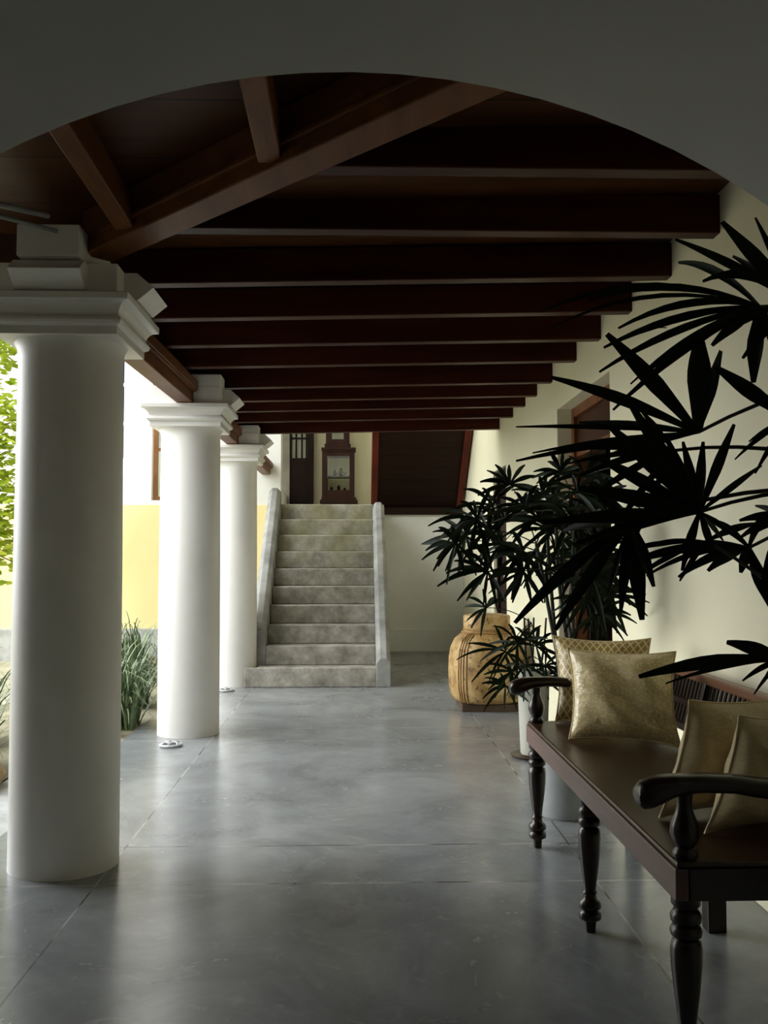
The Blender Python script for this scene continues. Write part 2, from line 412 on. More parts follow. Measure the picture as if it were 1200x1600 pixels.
struct(obj('wall_over_beams', mb, M['plaster'], smooth=0))

# window in the white garden wall, mostly behind the first column; tall wooden window behind the second
def window(n, x0, x1, z0, z1, fm, rows, yoff, gm):
    fr = MB(); y = YE + yoff; w = .055
    fr.box(x0, x0 + w, y, y + .06, z0, z1); fr.box(x1 - w, x1, y, y + .06, z0, z1)
    fr.box(x0 + w, x1 - w, y, y + .06, z0, z0 + w); fr.box(x0 + w, x1 - w, y, y + .06, z1 - w, z1)
    o = struct(obj('window_%d' % n, fr, fm, smooth=0))
    k = MB()
    for r in range(1, rows):
        z = z0 + (z1 - z0) * r / rows
        k.box(x0 + w, x1 - w, y + .01, y + .05, z - .02, z + .02)
    xm = (x0 + x1) / 2; k.box(xm - .02, xm + .02, y + .012, y + .048, z0 + w, z1 - w)
    obj('glazing_bar', k, fm, o, smooth=0)
    g = MB(); g.box(x0 + w, x1 - w, y + .025, y + .035, z0 + w, z1 - w)
    obj('pane', g, gm, o, smooth=0)
window(1, W1[0], W1[1], 2.40, 3.9, M['plaster'], 3, .02, M['darkglass'])
window(2, W2[0], W2[1], 1.92, 3.9, M['winwood'], 3, .10, M['glass'])
mb = MB(); mb.box(W1[0] - .3, W2[1] + .1, YE + .9, YE + .95, 1.7, 4.6)
struct(obj('wall_behind_window', mb, M['plaster'], smooth=0))

# arch wall: thick, semicircular barrel seen from below
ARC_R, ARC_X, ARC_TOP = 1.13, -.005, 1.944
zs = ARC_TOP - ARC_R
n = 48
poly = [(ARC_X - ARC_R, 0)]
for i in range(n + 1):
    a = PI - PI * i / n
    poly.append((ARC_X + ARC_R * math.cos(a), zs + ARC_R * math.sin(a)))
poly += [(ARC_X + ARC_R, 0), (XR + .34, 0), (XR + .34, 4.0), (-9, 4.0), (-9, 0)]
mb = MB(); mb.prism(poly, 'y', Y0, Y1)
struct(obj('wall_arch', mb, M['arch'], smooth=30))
mb = MB(); mb.box(-2.9, -2.7, Y1, 4.0, 0, 2.7); mb.box(-9, -2.7, 4.0, 4.1, 0, 2.7)  # unseen walls added to keep garden light off the first column and arch
struct(obj('wall_left_light_block', mb, M['plaster'], smooth=0))
# the room the photograph is taken from
mb = MB()
mb.box(-2.4, -2.2, -2.8, Y0, 0, 2.9); mb.box(XR + .1, XR + .3, -2.8, Y0, 0, 2.9); mb.box(-2.4, XR + .3, -2.8, -2.6, 0, 2.9)
struct(obj('wall_near_room', mb, M['plaster'], smooth=0))
mb = MB(); mb.box(-2.4, XR + .3, -2.8, Y0, 2.9, 3.0)
struct(obj('ceiling_near_room', mb, M['plaster'], smooth=0))

# ceiling boards: two shallow slopes meeting over the diagonal beam
def zc(x, y, k=.026):
    return 2.525 + k * max(0, (x - XC) if (x - XC) < (DC[0] - y) or y > DC[0] else (DC[0] - y))
def zR(x): return 2.525 + .026 * (x - XC)
def zLf(y): return 2.525 + .026 * (DC[0] - y)
mb = MB()
T = .06
cx = XC - .12; cy = DC[0] + .12
def slab(pts):
    n = len(pts)
    mb.add(list(pts) + [(x, y, z + T) for x, y, z in pts], [tuple(range(n)), tuple(range(2 * n - 1, n - 1, -1))] + [((i + 1) % n, i, n + i, n + (i + 1) % n) for i in range(n)])
hx, hy = XC + (DC[0] - Y1), Y1
slab([(XC - .1, DC[0] + .1, zR(XC - .1)), (XC - .1, 9.4, zR(XC - .1)), (XR, 9.4, zR(XR)), (XR, Y1, zR(XR)), (hx, hy, zR(hx))])
slab([(XC - .1, DC[0] + .1, zLf(DC[0] + .1)), (hx, hy, zLf(hy)), (-9, Y1, zLf(Y1)), (-9, DC[0] + .1, zLf(DC[0] + .1))])
struct(obj('ceiling', mb, M['ceil'], smooth=0))
mb = MB(); mb.box(XC - .13, XC - .09, DC[0], 9.4, 2.33, 2.60); mb.box(-9, XC - .09, DC[0] + .09, DC[0] + .13, 2.33, 2.60)
struct(obj('trim_eaves', mb, M['beam_y'], smooth=0))
mb = MB(); mb.box(XC - .14, XR + .34, 3.86, 9.42, 2.72, 2.8); mb.box(-9, XR + .34, 1.2, 3.88, 2.72, 2.8)
struct(obj('roof', mb, M['stone'], smooth=0))

# ---------------------------------------------------------------- columns
ordn = ['first', 'second', 'third']
clab = ['thick round white plaster column nearest the arch, with square moulded capital',
        'round white column standing between the nearest column and the one by the stairs',
        'round white column beside the lowest concrete step, smallest of the three']
for i, Y in enumerate(DC):
    t = thing('round_column', (XC, Y, 0), clab[i], 'column', 'white columns along the open side')
    ct = CT[i]; q = ct - 2.172
    mb = MB(); mb.lathe([(.209, 0), (.208, .02), (.208, .6), (.206, 1.2), (.202, 1.8), (.200, 1.96 + q), (.206, 2.0 + q), (.224, 2.03 + q)], (XC, Y, 0), 64)
    obj('shaft', mb, M['column'], t, smooth=50)
    mb = MB()
    prof = [(.236, 2.02), (.236, 2.052), (.252, 2.060), (.257, 2.072), (.252, 2.084), (.242, 2.088)]
    for k in range(7):
        a = k / 6 * PI / 2
        prof.append((.242 + .043 * (1 - math.cos(a)), 2.090 + .050 * math.sin(a)))
    prof += [(.288, 2.143), (.288, 2.168), (.28, 2.172)]
    mb.squares([(h_, z_ + q) for h_, z_ in prof], (XC, Y, 0))
    obj('capital', mb, M['column'], t, smooth=30, bevel=.004)
    mb = MB(); mb.box(XC - .235, XC + .235, Y - .235, Y + .235, ct, 2.29 + q)
    if i == 0:
        mb.box(XC - .115, XC + .115, Y - .32, Y + .2, 2.29 + q, 2.425)
    else:
        mb.box(XC - .2, XC + .2, Y - .2, Y + .2, 2.29 + q, 2.368); mb.box(XC + .03, XC + .235, Y - .235, Y - .05, 2.29 + q, 2.42)
    obj('impost_block', mb, M['column'], t, smooth=0, bevel=.005)
    # bevelled corbels: one towards the wall, one towards the arch
    b = XC + .235
    mb = MB(); mb.prism([(b - .02, ct + .001), (b + .055, ct + .006), (b + .115, ct + .056), (b + .05, ct + .113), (b - .02, ct + .113)], 'y', Y - .13, Y + .15)
    obj('corbel', mb, M['column'], t, smooth=0, bevel=.003)
    f = Y - .235
    if i == 0:
        mb = MB(); mb.prism([(f + .02, ct + .003), (f - .035, ct + .008), (f - .11, ct + .066), (f - .05, ct + .112), (f + .02, ct + .112)], 'x', XC - .14, XC + .125)
        obj('corbel', mb, M['column'], t, smooth=0, bevel=.003)

# ---------------------------------------------------------------- timber overhead
def edge_beam(y0, y1, za, zb, label):
    mb = MB()
    for w0, w1, h0, h1 in ((-.055, .055, .002, .076), (-.075, .075, .076, .088), (-.06, .085, .088, .150)):
        mb.rings([[(XC + w0, y, z + h0), (XC + w1, y, z + h0), (XC + w1, y, z + h1), (XC + w0, y, z + h1)] for y, z in ((y0, za), (y1, zb))])
    o = obj('edge_beam', mb, M['rafter'], smooth=0, bevel=.004)
    tag(o, label, 'beam', 'timber edge beams over the columns')
edge_beam(DC[0] + .237, DC[1] - .237, CT[0], CT[1], 'brown timber beam resting on the two nearest white columns')
edge_beam(DC[1] + .237, DC[2] - .237, CT[1], CT[2], 'brown timber beam joining the second and third white columns')
edge_beam(DC[2] + .237, YE - .002, CT[2], CT[2] + .01, 'brown timber beam running from the third column back to the end wall')

ys = [3.02, 3.606, 4.165, 4.77, 5.38, 5.98, 6.72, 7.29, 7.80, 8.41, 9.20]
blab = ['short dark red ceiling beam nearest the arch, springing from the diagonal beam',
        'dark red ceiling beam second from the arch, its left end at the diagonal beam',
        'dark red ceiling beam third from the arch, first to reach the nearest column',
        'dark red ceiling beam fourth from the arch, level with the nearest column capital',
        'dark red ceiling beam fifth from the arch, just past the nearest column capital',
        'dark red ceiling beam sixth from the arch, above the wall over the near doorway',
        'dark red ceiling beam seventh from the arch, directly over the second column',
        'dark red ceiling beam fourth from the stairs, beyond the near doorway',
        'dark red ceiling beam third from the stairs',
        'dark red ceiling beam second from the stairs',
        'dark red ceiling beam last before the stairs, just above the cabinet top']
for k, y in enumerate(ys):
    xl = XC - .08
    if y < DC[0]: xl = XC + (DC[0] - y) + .05
    zl_ = 2.372 + .024 * (xl - XC)
    if k < 2: zl_ = 2.43
    if k == 1: xl -= .0
    mb = MB(); mb.bar((xl, y, zl_), (XR + .02, y, 2.432), .078, .150)
    o = obj('ceiling_beam', mb, M['beam'], smooth=0, bevel=.006)
    tag(o, blab[k], 'beam', 'dark red cross beams')
# diagonal hip beam at the corner of the veranda
mb = MB(); a = Vector((XC + .13, DC[0] - .13, 2.355)); b = Vector((hx - .07, hy + .07, 2.42))
mb.bar(a, b, .13, .17)
mb.bar(a + Vector((.10, -.10, .05)), b + Vector((0, 0, .05)), .165, .02)
o = obj('diagonal_beam', mb, M['rafter'], smooth=0, bevel=.006)
tag(o, 'wide brown diagonal beam running from the nearest column up to the arch', 'beam')
jl = ['brown ceiling joist running straight towards the middle of the diagonal beam', 'brown ceiling joist ending just right of the nearest column top']
for k, x in enumerate((-.262, -.835)):
    y1 = DC[0] - (x - XC) - .09
    mb = MB(); mb.bar((x, Y1, 2.432), (x, y1, 2.432 - .026 * (y1 - Y1)), .072, .11)
    o = obj('ceiling_joist', mb, M['rafter'], smooth=0, bevel=.005)
    tag(o, jl[k], 'joist', 'joists between arch and diagonal beam')
# two thin pipes at the far left
pl = ['thin grey pipe close under the ceiling boards at the nearest column', 'thin grey pipe crossing in front of the white block above the nearest capital']
for k, (p, q) in enumerate((((-60, 306, 3.25), (76, 337, 3.48)), ((-60, 322, 3.20), (88, 361, 3.524)))):
    mb = MB(); mb.tube([at(*p), at(*q)], .011 if k == 0 else .008, 10)
    tag(obj('pipe', mb, M['pipe']), pl[k], 'pipe', 'thin pipes by the nearest column')

# ---------------------------------------------------------------- staircase
RI, TR, SY = .18, .2233, 8.92
st = thing('concrete_staircase', (-.32, SY, 0), 'mossy concrete staircase of ten steps between sloping parapets', 'staircase')
for k in range(10):
    y0 = SY + k * TR; z1 = (k + 1) * RI; z0 = k * RI
    x0, x1 = -.845, .20
    mb = MB()
    yb = y0 + TR + .05 if k < 9 else 10.99
    xl = x0 if k else -.93
    if k == 0:   # the lowest step is notched round the third column
        mb.prism([(-1.02, y0), (x1, y0), (x1, yb), (-.91, yb), (-.91, y0 + .02), (-1.02, y0 + .02)], 'z', z0, z1)
    else:
        mb.box(xl, x1, y0, yb, z0, z1)
    obj('step', mb, M['step'], st, smooth=0, bevel=.012, seg=3)
def parapet(x0, x1, pts):
    xm = (x0 + x1) / 2; mb = MB(); rings = []
    for y, z in pts:
        rings.append([(x0, y, 0), (x1, y, 0), (x1, y, z - .045), (xm + .03, y, z), (xm - .03, y, z), (x0, y, z - .045)])
    mb.rings(rings)
    obj('parapet', mb, M['parapet'], st, smooth=0, bevel=.006)
parapet(-.985, -.845, [(9.14, .50), (9.16, .53), (10.95, 1.985), (10.99, 1.985)])
parapet(.196, .33, [(8.915, .262), (8.93, .275), (10.93, 1.80), (10.99, 1.83)])

# wooden flight climbing back over the passage, seen from below
fl = thing('wooden_flight', (.8, YE, ZL), 'dark wooden flight of stairs seen from below, with red side strings', 'staircase')
X0, X1 = .20, 1.37
def fp(u, dz=0): return (YE - u, ZL + .82 * u + dz)
mb = MB(); mb.prism([fp(0, .03), fp(1.45, .03), fp(1.45, .09), fp(0, .09)], 'x', X0 + .06, X1 - .06)
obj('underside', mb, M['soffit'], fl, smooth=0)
for (xa, xb) in ((X0, X0 + .08), (X1 - .08, X1)):
    mb = MB(); mb.prism([fp(0, -.02), fp(1.45, -.02), fp(1.45, .34), fp(0, .34)], 'x', xa, xb)
    obj('string', mb, M['redwood'], fl, smooth=0, bevel=.004)
for k in range(6):
    mb = MB(); y, z = fp(.1 + k * .22); mb.box(X0 + .08, X1 - .08, y - .05, y + .2, z + .14, z + .17)
    obj('tread', mb, M['redwood'], fl, smooth=0)
mb = MB(); mb.box(X0, X1, YE - .04, YE + .03, ZL - .06, ZL + .03)
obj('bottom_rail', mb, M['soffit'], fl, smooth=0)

# ---------------------------------------------------------------- doors
# near doorway
def dframe(n, ya, yb, zt_, xf, w, mat, dep=.085):
    mb = MB()
    mb.box(xf, xf + dep, ya, ya + w, 0, zt_); mb.box(xf, xf + dep, yb - w, yb, 0, zt_); mb.box(xf, xf + dep, ya + w, yb - w, zt_ - w, zt_)
    return struct(obj('door_%d' % n, mb, mat, smooth=0, bevel=.004))
d = dframe(1, D1a, D1b, D1z, XR + .10, .065, M['doorwood'])
mb = MB(); mb.box(XR + .125, XR + .15, D1a + .066, D1b - .066, 1.93, D1z - .066)
obj('transom', mb, M['transom'], d, smooth=0, bevel=.003)
mb = MB(); mb.box(XR + .12, XR + .17, D1a + .066, D1b - .066, 1.88, 1.93)
obj('transom_rail', mb, M['doorwood'], d, smooth=0)
# leaf folded back into the room
mb = MB(); mb.box(XR + .19, XR + .85, D1b - .11, D1b - .07, .02, 1.87)
lf = obj('door_leaf', mb, M['darkleaf'], d, smooth=0, bevel=.003)
# far doorway with a closed dark leaf
d = dframe(2, D2a, D2b, D2z, XR + .03, .07, M['darkleaf'])
mb = MB(); mb.box(XR + .06, XR + .10, D2a + .07, D2b - .07, .01, D2z - .07)
lf = obj('door_leaf', mb, M['darkleaf'], d, smooth=0)
mb = MB()
for z0 in (.15, 1.05): mb.box(XR + .05, XR + .06, D2a + .17, D2b - .17, z0, z0 + .75)
obj('door_panel', mb, M['darkleaf'], lf, smooth=0, bevel=.004)
mb = MB(); mb.lathe([(.012, 0), (.012, .02), (.026, .03), (.026, .05), (.01, .06)], (XR + .02, D2a + .13, .98), 12)
obj('door_knob', mb, M['metal'], lf)
# glazed door upstairs
def hx_(px): return at(px, 740, YB - .05).x
xa, xb, xc, xd = hx_(441), hx_(453), hx_(481), hx_(490)
mb = MB(); mb.box(xc, xd, YB - .12, YB, ZL, 4.1); mb.box(xa, xd, YB - .12, YB, 4.1, 4.2)
d = struct(obj('door_3', mb, M['darkleaf'], smooth=0, bevel=.004))
mb = MB(); mb.box(xa, xb, YB - .14, YB, ZL, 4.1)
obj('door_post', mb, M['greyframe'], d, smooth=0)
zg = at(0, 718, YB).z
mb = MB(); mb.box(xb, xc, YB - .08, YB - .03, ZL + .01, zg)
obj('door_panel', mb, M['darkleaf'], d, smooth=0)
mb = MB(); yy = YB - .06
for xx in (xb, xb + .075, xb + .155, xc - .03): mb.box(xx, xx + .025, yy - .02, yy + .02, zg, 4.1)
for k in range(5): mb.box(xb, xc, yy - .018, yy + .018, zg + k * .29, zg + k * .29 + .025)
obj('glazing_bar', mb, M['darkleaf'], d, smooth=0)
mb = MB(); mb.box(xb, xc, yy + .005, yy + .012, zg, 4.1)
obj('pane', mb, M['glass'], d, smooth=0)

# ---------------------------------------------------------------- display cabinet upstairs
YK = 13.10
def kx(px): return at(px, 740, YK).x
def kz(py): return at(530, py, YK).z
cb = thing('display_cabinet', (kx(528), YK + .15, ZL), 'brown wooden display cabinet with glass front and narrower upper stage at the stair top', 'cabinet')
a, b = kx(500), kx(559)
mb = MB(); mb.box(a + .04, b - .04, YK, YK + .34, ZL, kz(787)); mb.box(a, b, YK - .03, YK + .36, kz(787), kz(781)); mb.box(a + .02, b - .02, YK - .015, YK + .35, kz(781), kz(777))
obj('base', mb, M['cabinet'], cb, smooth=0, bevel=.004)
a, b = kx(503), kx(554); w = .07
def case(name, a, b, z0, z1, w, wt, wb):
    mb = MB()
    for xx in (a, b - w):
        mb.box(xx, xx + w, YK, YK + w, z0, z1); mb.box(xx, xx + w, YK + .32 - .03, YK + .32, z0, z1)
    mb.box(a + w, b - w, YK, YK + .03, z0, z0 + wb); mb.box(a + w, b - w, YK, YK + .03, z1 - wt, z1)
    mb.box(a + w, b - w, YK + .29, YK + .32, z0, z0 + wb); mb.box(a + w, b - w, YK + .29, YK + .32, z1 - wt, z1)
    mb.box(a + .005, b - .005, YK + .005, YK + .315, z0, z0 + .02); mb.box(a + .005, b - .005, YK + .005, YK + .315, z1 - .02, z1)
    o = obj(name, mb, M['cabinet'], cb, smooth=0, bevel=.003)
    g = MB(); g.box(a + w, b - w, YK + .012, YK + .016, z0 + wb, z1 - wt)
    obj('glass_pane', g, M['glass'], o, smooth=0)
    return o
case('lower_case', a, b, kz(777), kz(706), w, .055, .10)
zsf = kz(743)
mb = MB(); mb.box(a + .03, b - .03, YK + .03, YK + .30, zsf - .018, zsf)
obj('shelf', mb, M['cabinet'], cb, smooth=0)
mb = MB()
mb.box(kx(504), kx(553), YK - .01, YK + .33, kz(706), kz(703)); mb.box(kx(502), kx(556), YK - .03, YK + .35, kz(703), kz(699.5)); mb.box(kx(507), kx(548), YK, YK + .33, kz(699.5), kz(693))
obj('cornice', mb, M['cabinet'], cb, smooth=0, bevel=.004)
case('upper_case', kx(509), kx(546), kz(693), kz(640), .08, .05, .06)
mb = MB(); mb.box(kx(506), kx(549), YK - .02, YK + .34, kz(640), kz(634)); mb.box(kx(512), kx(543), YK + .02, YK + .3, kz(634), kz(629))
obj('pediment', mb, M['cabinet'], cb, smooth=0, bevel=.004)
# small dark figures on its shelf
def figure(x, z, s, label):
    mb = MB(); y = YK + .12
    mb.lathe([(.03 * s, 0), (.034 * s, .008), (.022 * s, .015), (.04 * s, .035 * s), (.036 * s, .06 * s), (.016 * s, .085 * s), (.022 * s, .10 * s), (.012 * s, .12 * s), (.002, .128 * s)], (x, y, z), 14)
    mb.tube([(x + .02 * s, y, z + .04 * s), (x + .06 * s, y, z + .035 * s), (x + .085 * s, y, z + .05 * s)], .014 * s, 8, .004 * s)
    tag(obj('figurine', mb, M['darkleaf']), label, 'figurine', 'small dark figures in the cabinet')
figure(kx(523), zsf, .75, 'small dark figurine at the left of the middle cabinet shelf')
figure(kx(533), zsf, .95, 'taller dark figurine at the right of the middle cabinet shelf')
zb_ = kz(777) + .02
figure(kx(517.5), zb_, 1.05, 'dark ornament at the left on the cabinet floor')
figure(kx(529), zb_, 1.2, 'dark ornament in the middle of the cabinet floor')
figure(kx(538.5), zb_, .95, 'dark ornament at the right on the cabinet floor')

# ---------------------------------------------------------------- lidded jar
JX, JY = 1.055, 7.70
jar = thing('lidded_basket_jar', (JX, JY, 0), 'big mottled straw-coloured lidded jar with corded side on a low dark plinth', 'jar')
def sq_ring(h, z, e, rot, n=56, sx=1.0, sy=1.0):
    out = []
    for i in range(n):
        a = 2 * PI * i / n; c, s_ = math.cos(a), math.sin(a)
        r = h / ((abs(c) ** e + abs(s_) ** e) ** (1 / e))
        x, y = r * c * sx, r * s_ * sy
        out.append((JX + x * math.cos(rot) - y * math.sin(rot), JY + x * math.sin(rot) + y * math.cos(rot), z))
    return out
rot = math.radians(12)
mb = MB()
prof = [(.225, .055, 3.2), (.255, .065, 3.2), (.272, .10, 3.2), (.288, .18, 3.0), (.293, .30, 2.9), (.290, .40, 2.8), (.278, .48, 2.7), (.25, .545, 2.5), (.215, .58, 2.3), (.192, .60, 2.1), (.186, .615, 2)]
mb.rings([sq_ring(h, z, e, rot) for h, z, e in prof])
obj('body', mb, M['jar'], jar, smooth=60)
mb = MB(); mb.lathe([(.190, .615), (.193, .622), (.190, .63)], (JX, JY, 0), 48)
mb.rings([sq_ring(.200, .595, 2.1, rot), sq_ring(.206, .600, 2.1, rot), sq_ring(.203, .606, 2.1, rot), sq_ring(.196, .608, 2.1, rot)])
obj('neck_cord', mb, M['cord'], jar, smooth=60)
mb = MB(); mb.lathe([(.184, .63), (.187, .635), (.187, .72), (.183, .732), (.172, .736), (.12, .745), (.04, .75), (.001, .751)], (JX, JY, 0), 48)
obj('lid', mb, M['jar'], jar, smooth=50)
mb = MB(); mb.squares([(.235, 0), (.235, .055)], (JX + .01, JY, 0))
obj('plinth', mb, M['jarbase'], jar, smooth=0, bevel=.004)
for q, a0 in enumerate((-2.70, -2.61, -2.52, -2.43)):
    pts = []
    for h, z, e in prof[1:-1]:
        c, s_ = math.cos(a0), math.sin(a0); r = h / ((abs(c) ** e + abs(s_) ** e) ** (1 / e)) + .003
        x, y = r * c, r * s_
        pts.append((JX + x * math.cos(rot) - y * math.sin(rot), JY + x * math.sin(rot) + y * math.cos(rot), z))
    mb = MB(); mb.tube(pts, .006, 6); obj('cord', mb, M['cord'], jar, smooth=60)

# ---------------------------------------------------------------- bench
BX, BY = .718, 2.165        # front left-hand corner nearest the camera
BY1 = 4.045
bench = thing('wooden_bench', (.97, 3.1, 0), 'long dark wooden bench with turned legs and slatted back against the right wall', 'bench')
def leg_prof(h):
    P = [(.016, 0), (.019, .075), (.020, .085), (.034, .10), (.036, .125), (.034, .15), (.022, .165), (.034, .18), (.036, .205), (.033, .228), (.022, .245), (.019, .28), (.024, .295), (.019, .31),
         (.021, .36), (.029, .50), (.035, .64), (.036, .72), (.033, .765), (.024, .78), (.034, .795), (.037, .82), (.032, .845), (.024, .855), (.034, .87), (.036, .90), (.030, .925), (.024, .935), (.033, .96), (.033, 1.0)]
    return [(r, z * h) for r, z in P]
LZ = .425
for y in (2.205, 3.11, 4.0):
    x = .754
    mb = MB(); mb.lathe(leg_prof(LZ), (x, y, 0), 24); obj('front_leg', mb, M['darkwood'], bench, smooth=60)
for y in (2.205, 3.11, 4.0):
    mb = MB(); mb.bar((1.155, y, 0), (1.155, y, .43), .06, .06, up=(0, 1, 0), top=False); obj('rear_leg', mb, M['darkwood'], bench, smooth=0, bevel=.004)
mb = MB(); mb.box(BX, BX + .03, BY, BY1, .425, .497)
obj('front_rail', mb, M['rail'], bench, smooth=0, bevel=.003)
mb = MB(); mb.box(BX + .0305, 1.22, BY, BY + .03, .425, .497); mb.box(BX + .0305, 1.22, BY1 - .03, BY1, .425, .497); mb.box(1.19, 1.22, BY + .03, BY1 - .03, .425, .497)
obj('side_rail', mb, M['darkwood'], bench, smooth=0, bevel=.003)
mb = MB(); mb.box(BX + .004, 1.20, BY + .004, BY1 - .004, .497, .511)
obj('seat', mb, M['seat'], bench, smooth=0, bevel=.005)
def bk(z): return 1.215 + (z - .52) * .26       # the back leans
for y in (2.19, 2.81, 3.43, 4.015):
    mb = MB(); mb.bar((bk(.5), y, .50), (bk(.745), y, .745), .045, .032, up=(0, 1, 0), top=False); obj('back_post', mb, M['darkwood'], bench, smooth=0, bevel=.003)
mb = MB(); mb.bar((bk(.75), BY, .738), (bk(.75), BY1, .738), .042, .032); obj('top_rail', mb, M['toprail'], bench, smooth=0, bevel=.006)
mb = MB(); mb.bar((bk(.645), BY + .04, .640), (bk(.645), BY1 - .04, .640), .022, .022); obj('middle_rail', mb, M['darkwood'], bench, smooth=0, bevel=.003)
mb = MB(); mb.bar((bk(.565), BY + .04, .552), (bk(.565), BY1 - .04, .552), .024, .028); obj('bottom_rail', mb, M['darkwood'], bench, smooth=0, bevel=.003)
for (ya, yb) in ((2.215, 2.785), (2.835, 3.405), (3.455, 3.99)):
    mb = MB(); n = 15
    for i in range(n):
        y = ya + .02 + (yb - ya - .04) * i / (n - 1)
        mb.bar((bk(.58), y, .58), (bk(.640), y, .640), .008, .015, up=(0, 1, 0), top=False)
        mb.bar((bk(.662), y, .662), (bk(.738), y, .738), .008, .015, up=(0, 1, 0), top=False)
    obj('slat_panel', mb, M['darkwood'], bench, smooth=0)
for y in (2.205, 4.005):
    mb = MB(); mb.lathe([(.026, .511), (.030, .518), (.026, .528), (.019, .535), (.028, .548), (.034, .566), (.032, .586), (.022, .610), (.017, .626), (.018, .645), (.02, .655)], (.754, y, 0), 24)
    obj('arm_post', mb, M['darkwood'], bench, smooth=60)
    path = [(.606, .680, .012), (.610, .680, .021), (.620, .681, .028), (.640, .686, .031), (.665, .693, .029), (.69, .700, .024), (.715, .705, .020), (.77, .707, .019), (.84, .705, .019), (.90, .696, .020), (.98, .688, .021), (1.10, .690, .021), (1.20, .698, .020), (1.262, .70, .019)]
    rings = []
    for x, z, h in path:
        x = .645 + (x - .608) * .945; z -= .028
        hw = .034 if x > .655 else .028
        rings.append([(x, y + hw * c1, z + h * c2) for c1, c2 in ((-1, -.45), (-.55, -1), (.55, -1), (1, -.45), (1, .5), (.6, 1), (-.6, 1), (-1, .5))])
    mb = MB(); mb.rings(rings); obj('armrest', mb, M['darkwood'], bench, smooth=60)

# ---------------------------------------------------------------- cushions
def cushion(name, bl, br, up, size, thick, mat, label):
    """square cushion: bottom edge runs bl->br, face leaning along 'up'"""
    bl, br, up = Vector(bl), Vector(br), Vector(up).normalized()
    r = (br - bl).normalized(); nrm = r.cross(up).normalized()
    w = (br - bl).length; c = (bl + br) / 2 + up * (size / 2)
    n = 26; mb = MB(); uv = []
    def P(u, v, sgn):
        e = 1 - .11 * (1 - abs(v) ** 2.2) ; g = 1 - .11 * (1 - abs(u) ** 2.2)
        x = u * w / 2 * e; y = v * size / 2 * g
        h = ((1 - abs(u) ** 3.2) * (1 - abs(v) ** 3.2)) ** .62 * thick
        wob = .010 * math.sin(5 * u + 3 * v + w * 40) * (1 - u * u) + .006 * math.sin(11 * v + 7 * u) * (1 - v * v)
        return c + r * x + up * y + nrm * (sgn * (h + (wob * h / thick)))
    for sgn in (1, -1):
        o = len(mb.v)
        for j in range(n + 1):
            for i in range(n + 1):
                u, v = -1 + 2 * i / n, -1 + 2 * j / n
                mb.v.append(P(u, v, sgn)); uv.append(((u + 1) / 2, (v + 1) / 2))
        for j in range(n):
            for i in range(n):
                q = (o + j * (n + 1) + i, o + j * (n + 1) + i + 1, o + (j + 1) * (n + 1) + i + 1, o + (j + 1) * (n + 1) + i)
                mb.f.append(q if sgn > 0 else q[::-1])
    mb.uv = uv
    low = min(v.z for v in mb.v)
    t = thing(name, (c.x, c.y, low), label, 'cushion', 'cushions on the bench')
    obj('cover', mb, mat, t, smooth=180)
    pts = []
    for k in range(4):
        for i in range(n):
            s_ = -1 + 2 * i / n
            u, v = ((s_, -1), (1, s_), (-s_, 1), (-1, -s_))[k]
            pts.append(P(u, v, 0))
    mb = MB()
    seg = 6; rings = []
    for k, p in enumerate(pts):
        d = (pts[(k + 1) % len(pts)] - pts[k - 1]).normalized(); s1 = d.cross(nrm).normalized()
        rings.append([p + (s1 * math.cos(2 * PI * i / seg) + nrm * math.sin(2 * PI * i / seg)) * .0035 for i in range(seg)])
    rings.append(rings[0]); mb.rings(rings, False, False)
    obj('seam', mb, mat, t, smooth=180)
    return t
SZ = .517
cushion('cushion', (.830, 3.99, SZ), (1.205, 3.84, SZ), (.04, .30, 1), .36, .055, M['cush_lattice'], 'gold cushion with pale lattice pattern, behind the shiny champagne cushion')
cushion('cushion', (.800, 3.60, SZ), (1.165, 3.43, SZ), (.05, .28, 1), .345, .06, M['cush_silk'], 'shiny champagne cushion leaning on the gold lattice cushion')
cushion('cushion', (.795, 2.52, SZ), (1.13, 2.62, SZ), (.30, .06, 1), .315, .075, M['cush_plain'], 'beige satin cushion with puckered edge, behind the nearest cushion on the bench')
cushion('cushion', (.862, 2.375, SZ), (1.17, 2.455, SZ), (.34, .05, 1), .30, .075, M['cush_plain'], 'beige satin cushion nearest the camera, half behind the bench armrest')

# ---------------------------------------------------------------- palms
def blade(mb, a, b, w, bow, twist=0.0, seg=9):
    """one folded leaf segment from a to b, w wide, its middle lifted by bow"""
    a, b = Vector(a), Vector(b)
    mid = (a + b) / 2 + Vector((0, 0, bow))
    view = ((a + b) / 2 - Vector((0, 0, H))).normalized()
    pts = []
    for k in range(seg + 1):
        t = k / seg
        pts.append(a * (1 - t) ** 2 + mid * (2 * t * (1 - t)) + b * t ** 2)
    vs = []
    for k, p in enumerate(pts):
        t = k / seg
        d = (pts[min(k + 1, seg)] - pts[max(0, k - 1)]).normalized()
        s_ = d.cross(view); s_.normalize()
        s_ = Matrix.Rotation(twist, 3, d) @ s_; nn = d.cross(s_)
        prof = min(1.0, .34 + 1.5 * t) if t < .6 else max(.30, 1 - (t - .6) * 1.75)
        hw = w / 2 * prof
        fold = .35 * hw
        vs += [p - s_ * hw + nn * fold, p, p + s_ * hw + nn * fold]
    fs = []
    for k in range(seg):
        o = k * 3
        fs += [(o, o + 1, o + 4, o + 3), (o + 1, o + 2, o + 5, o + 4)]
    mb.add(vs, fs)

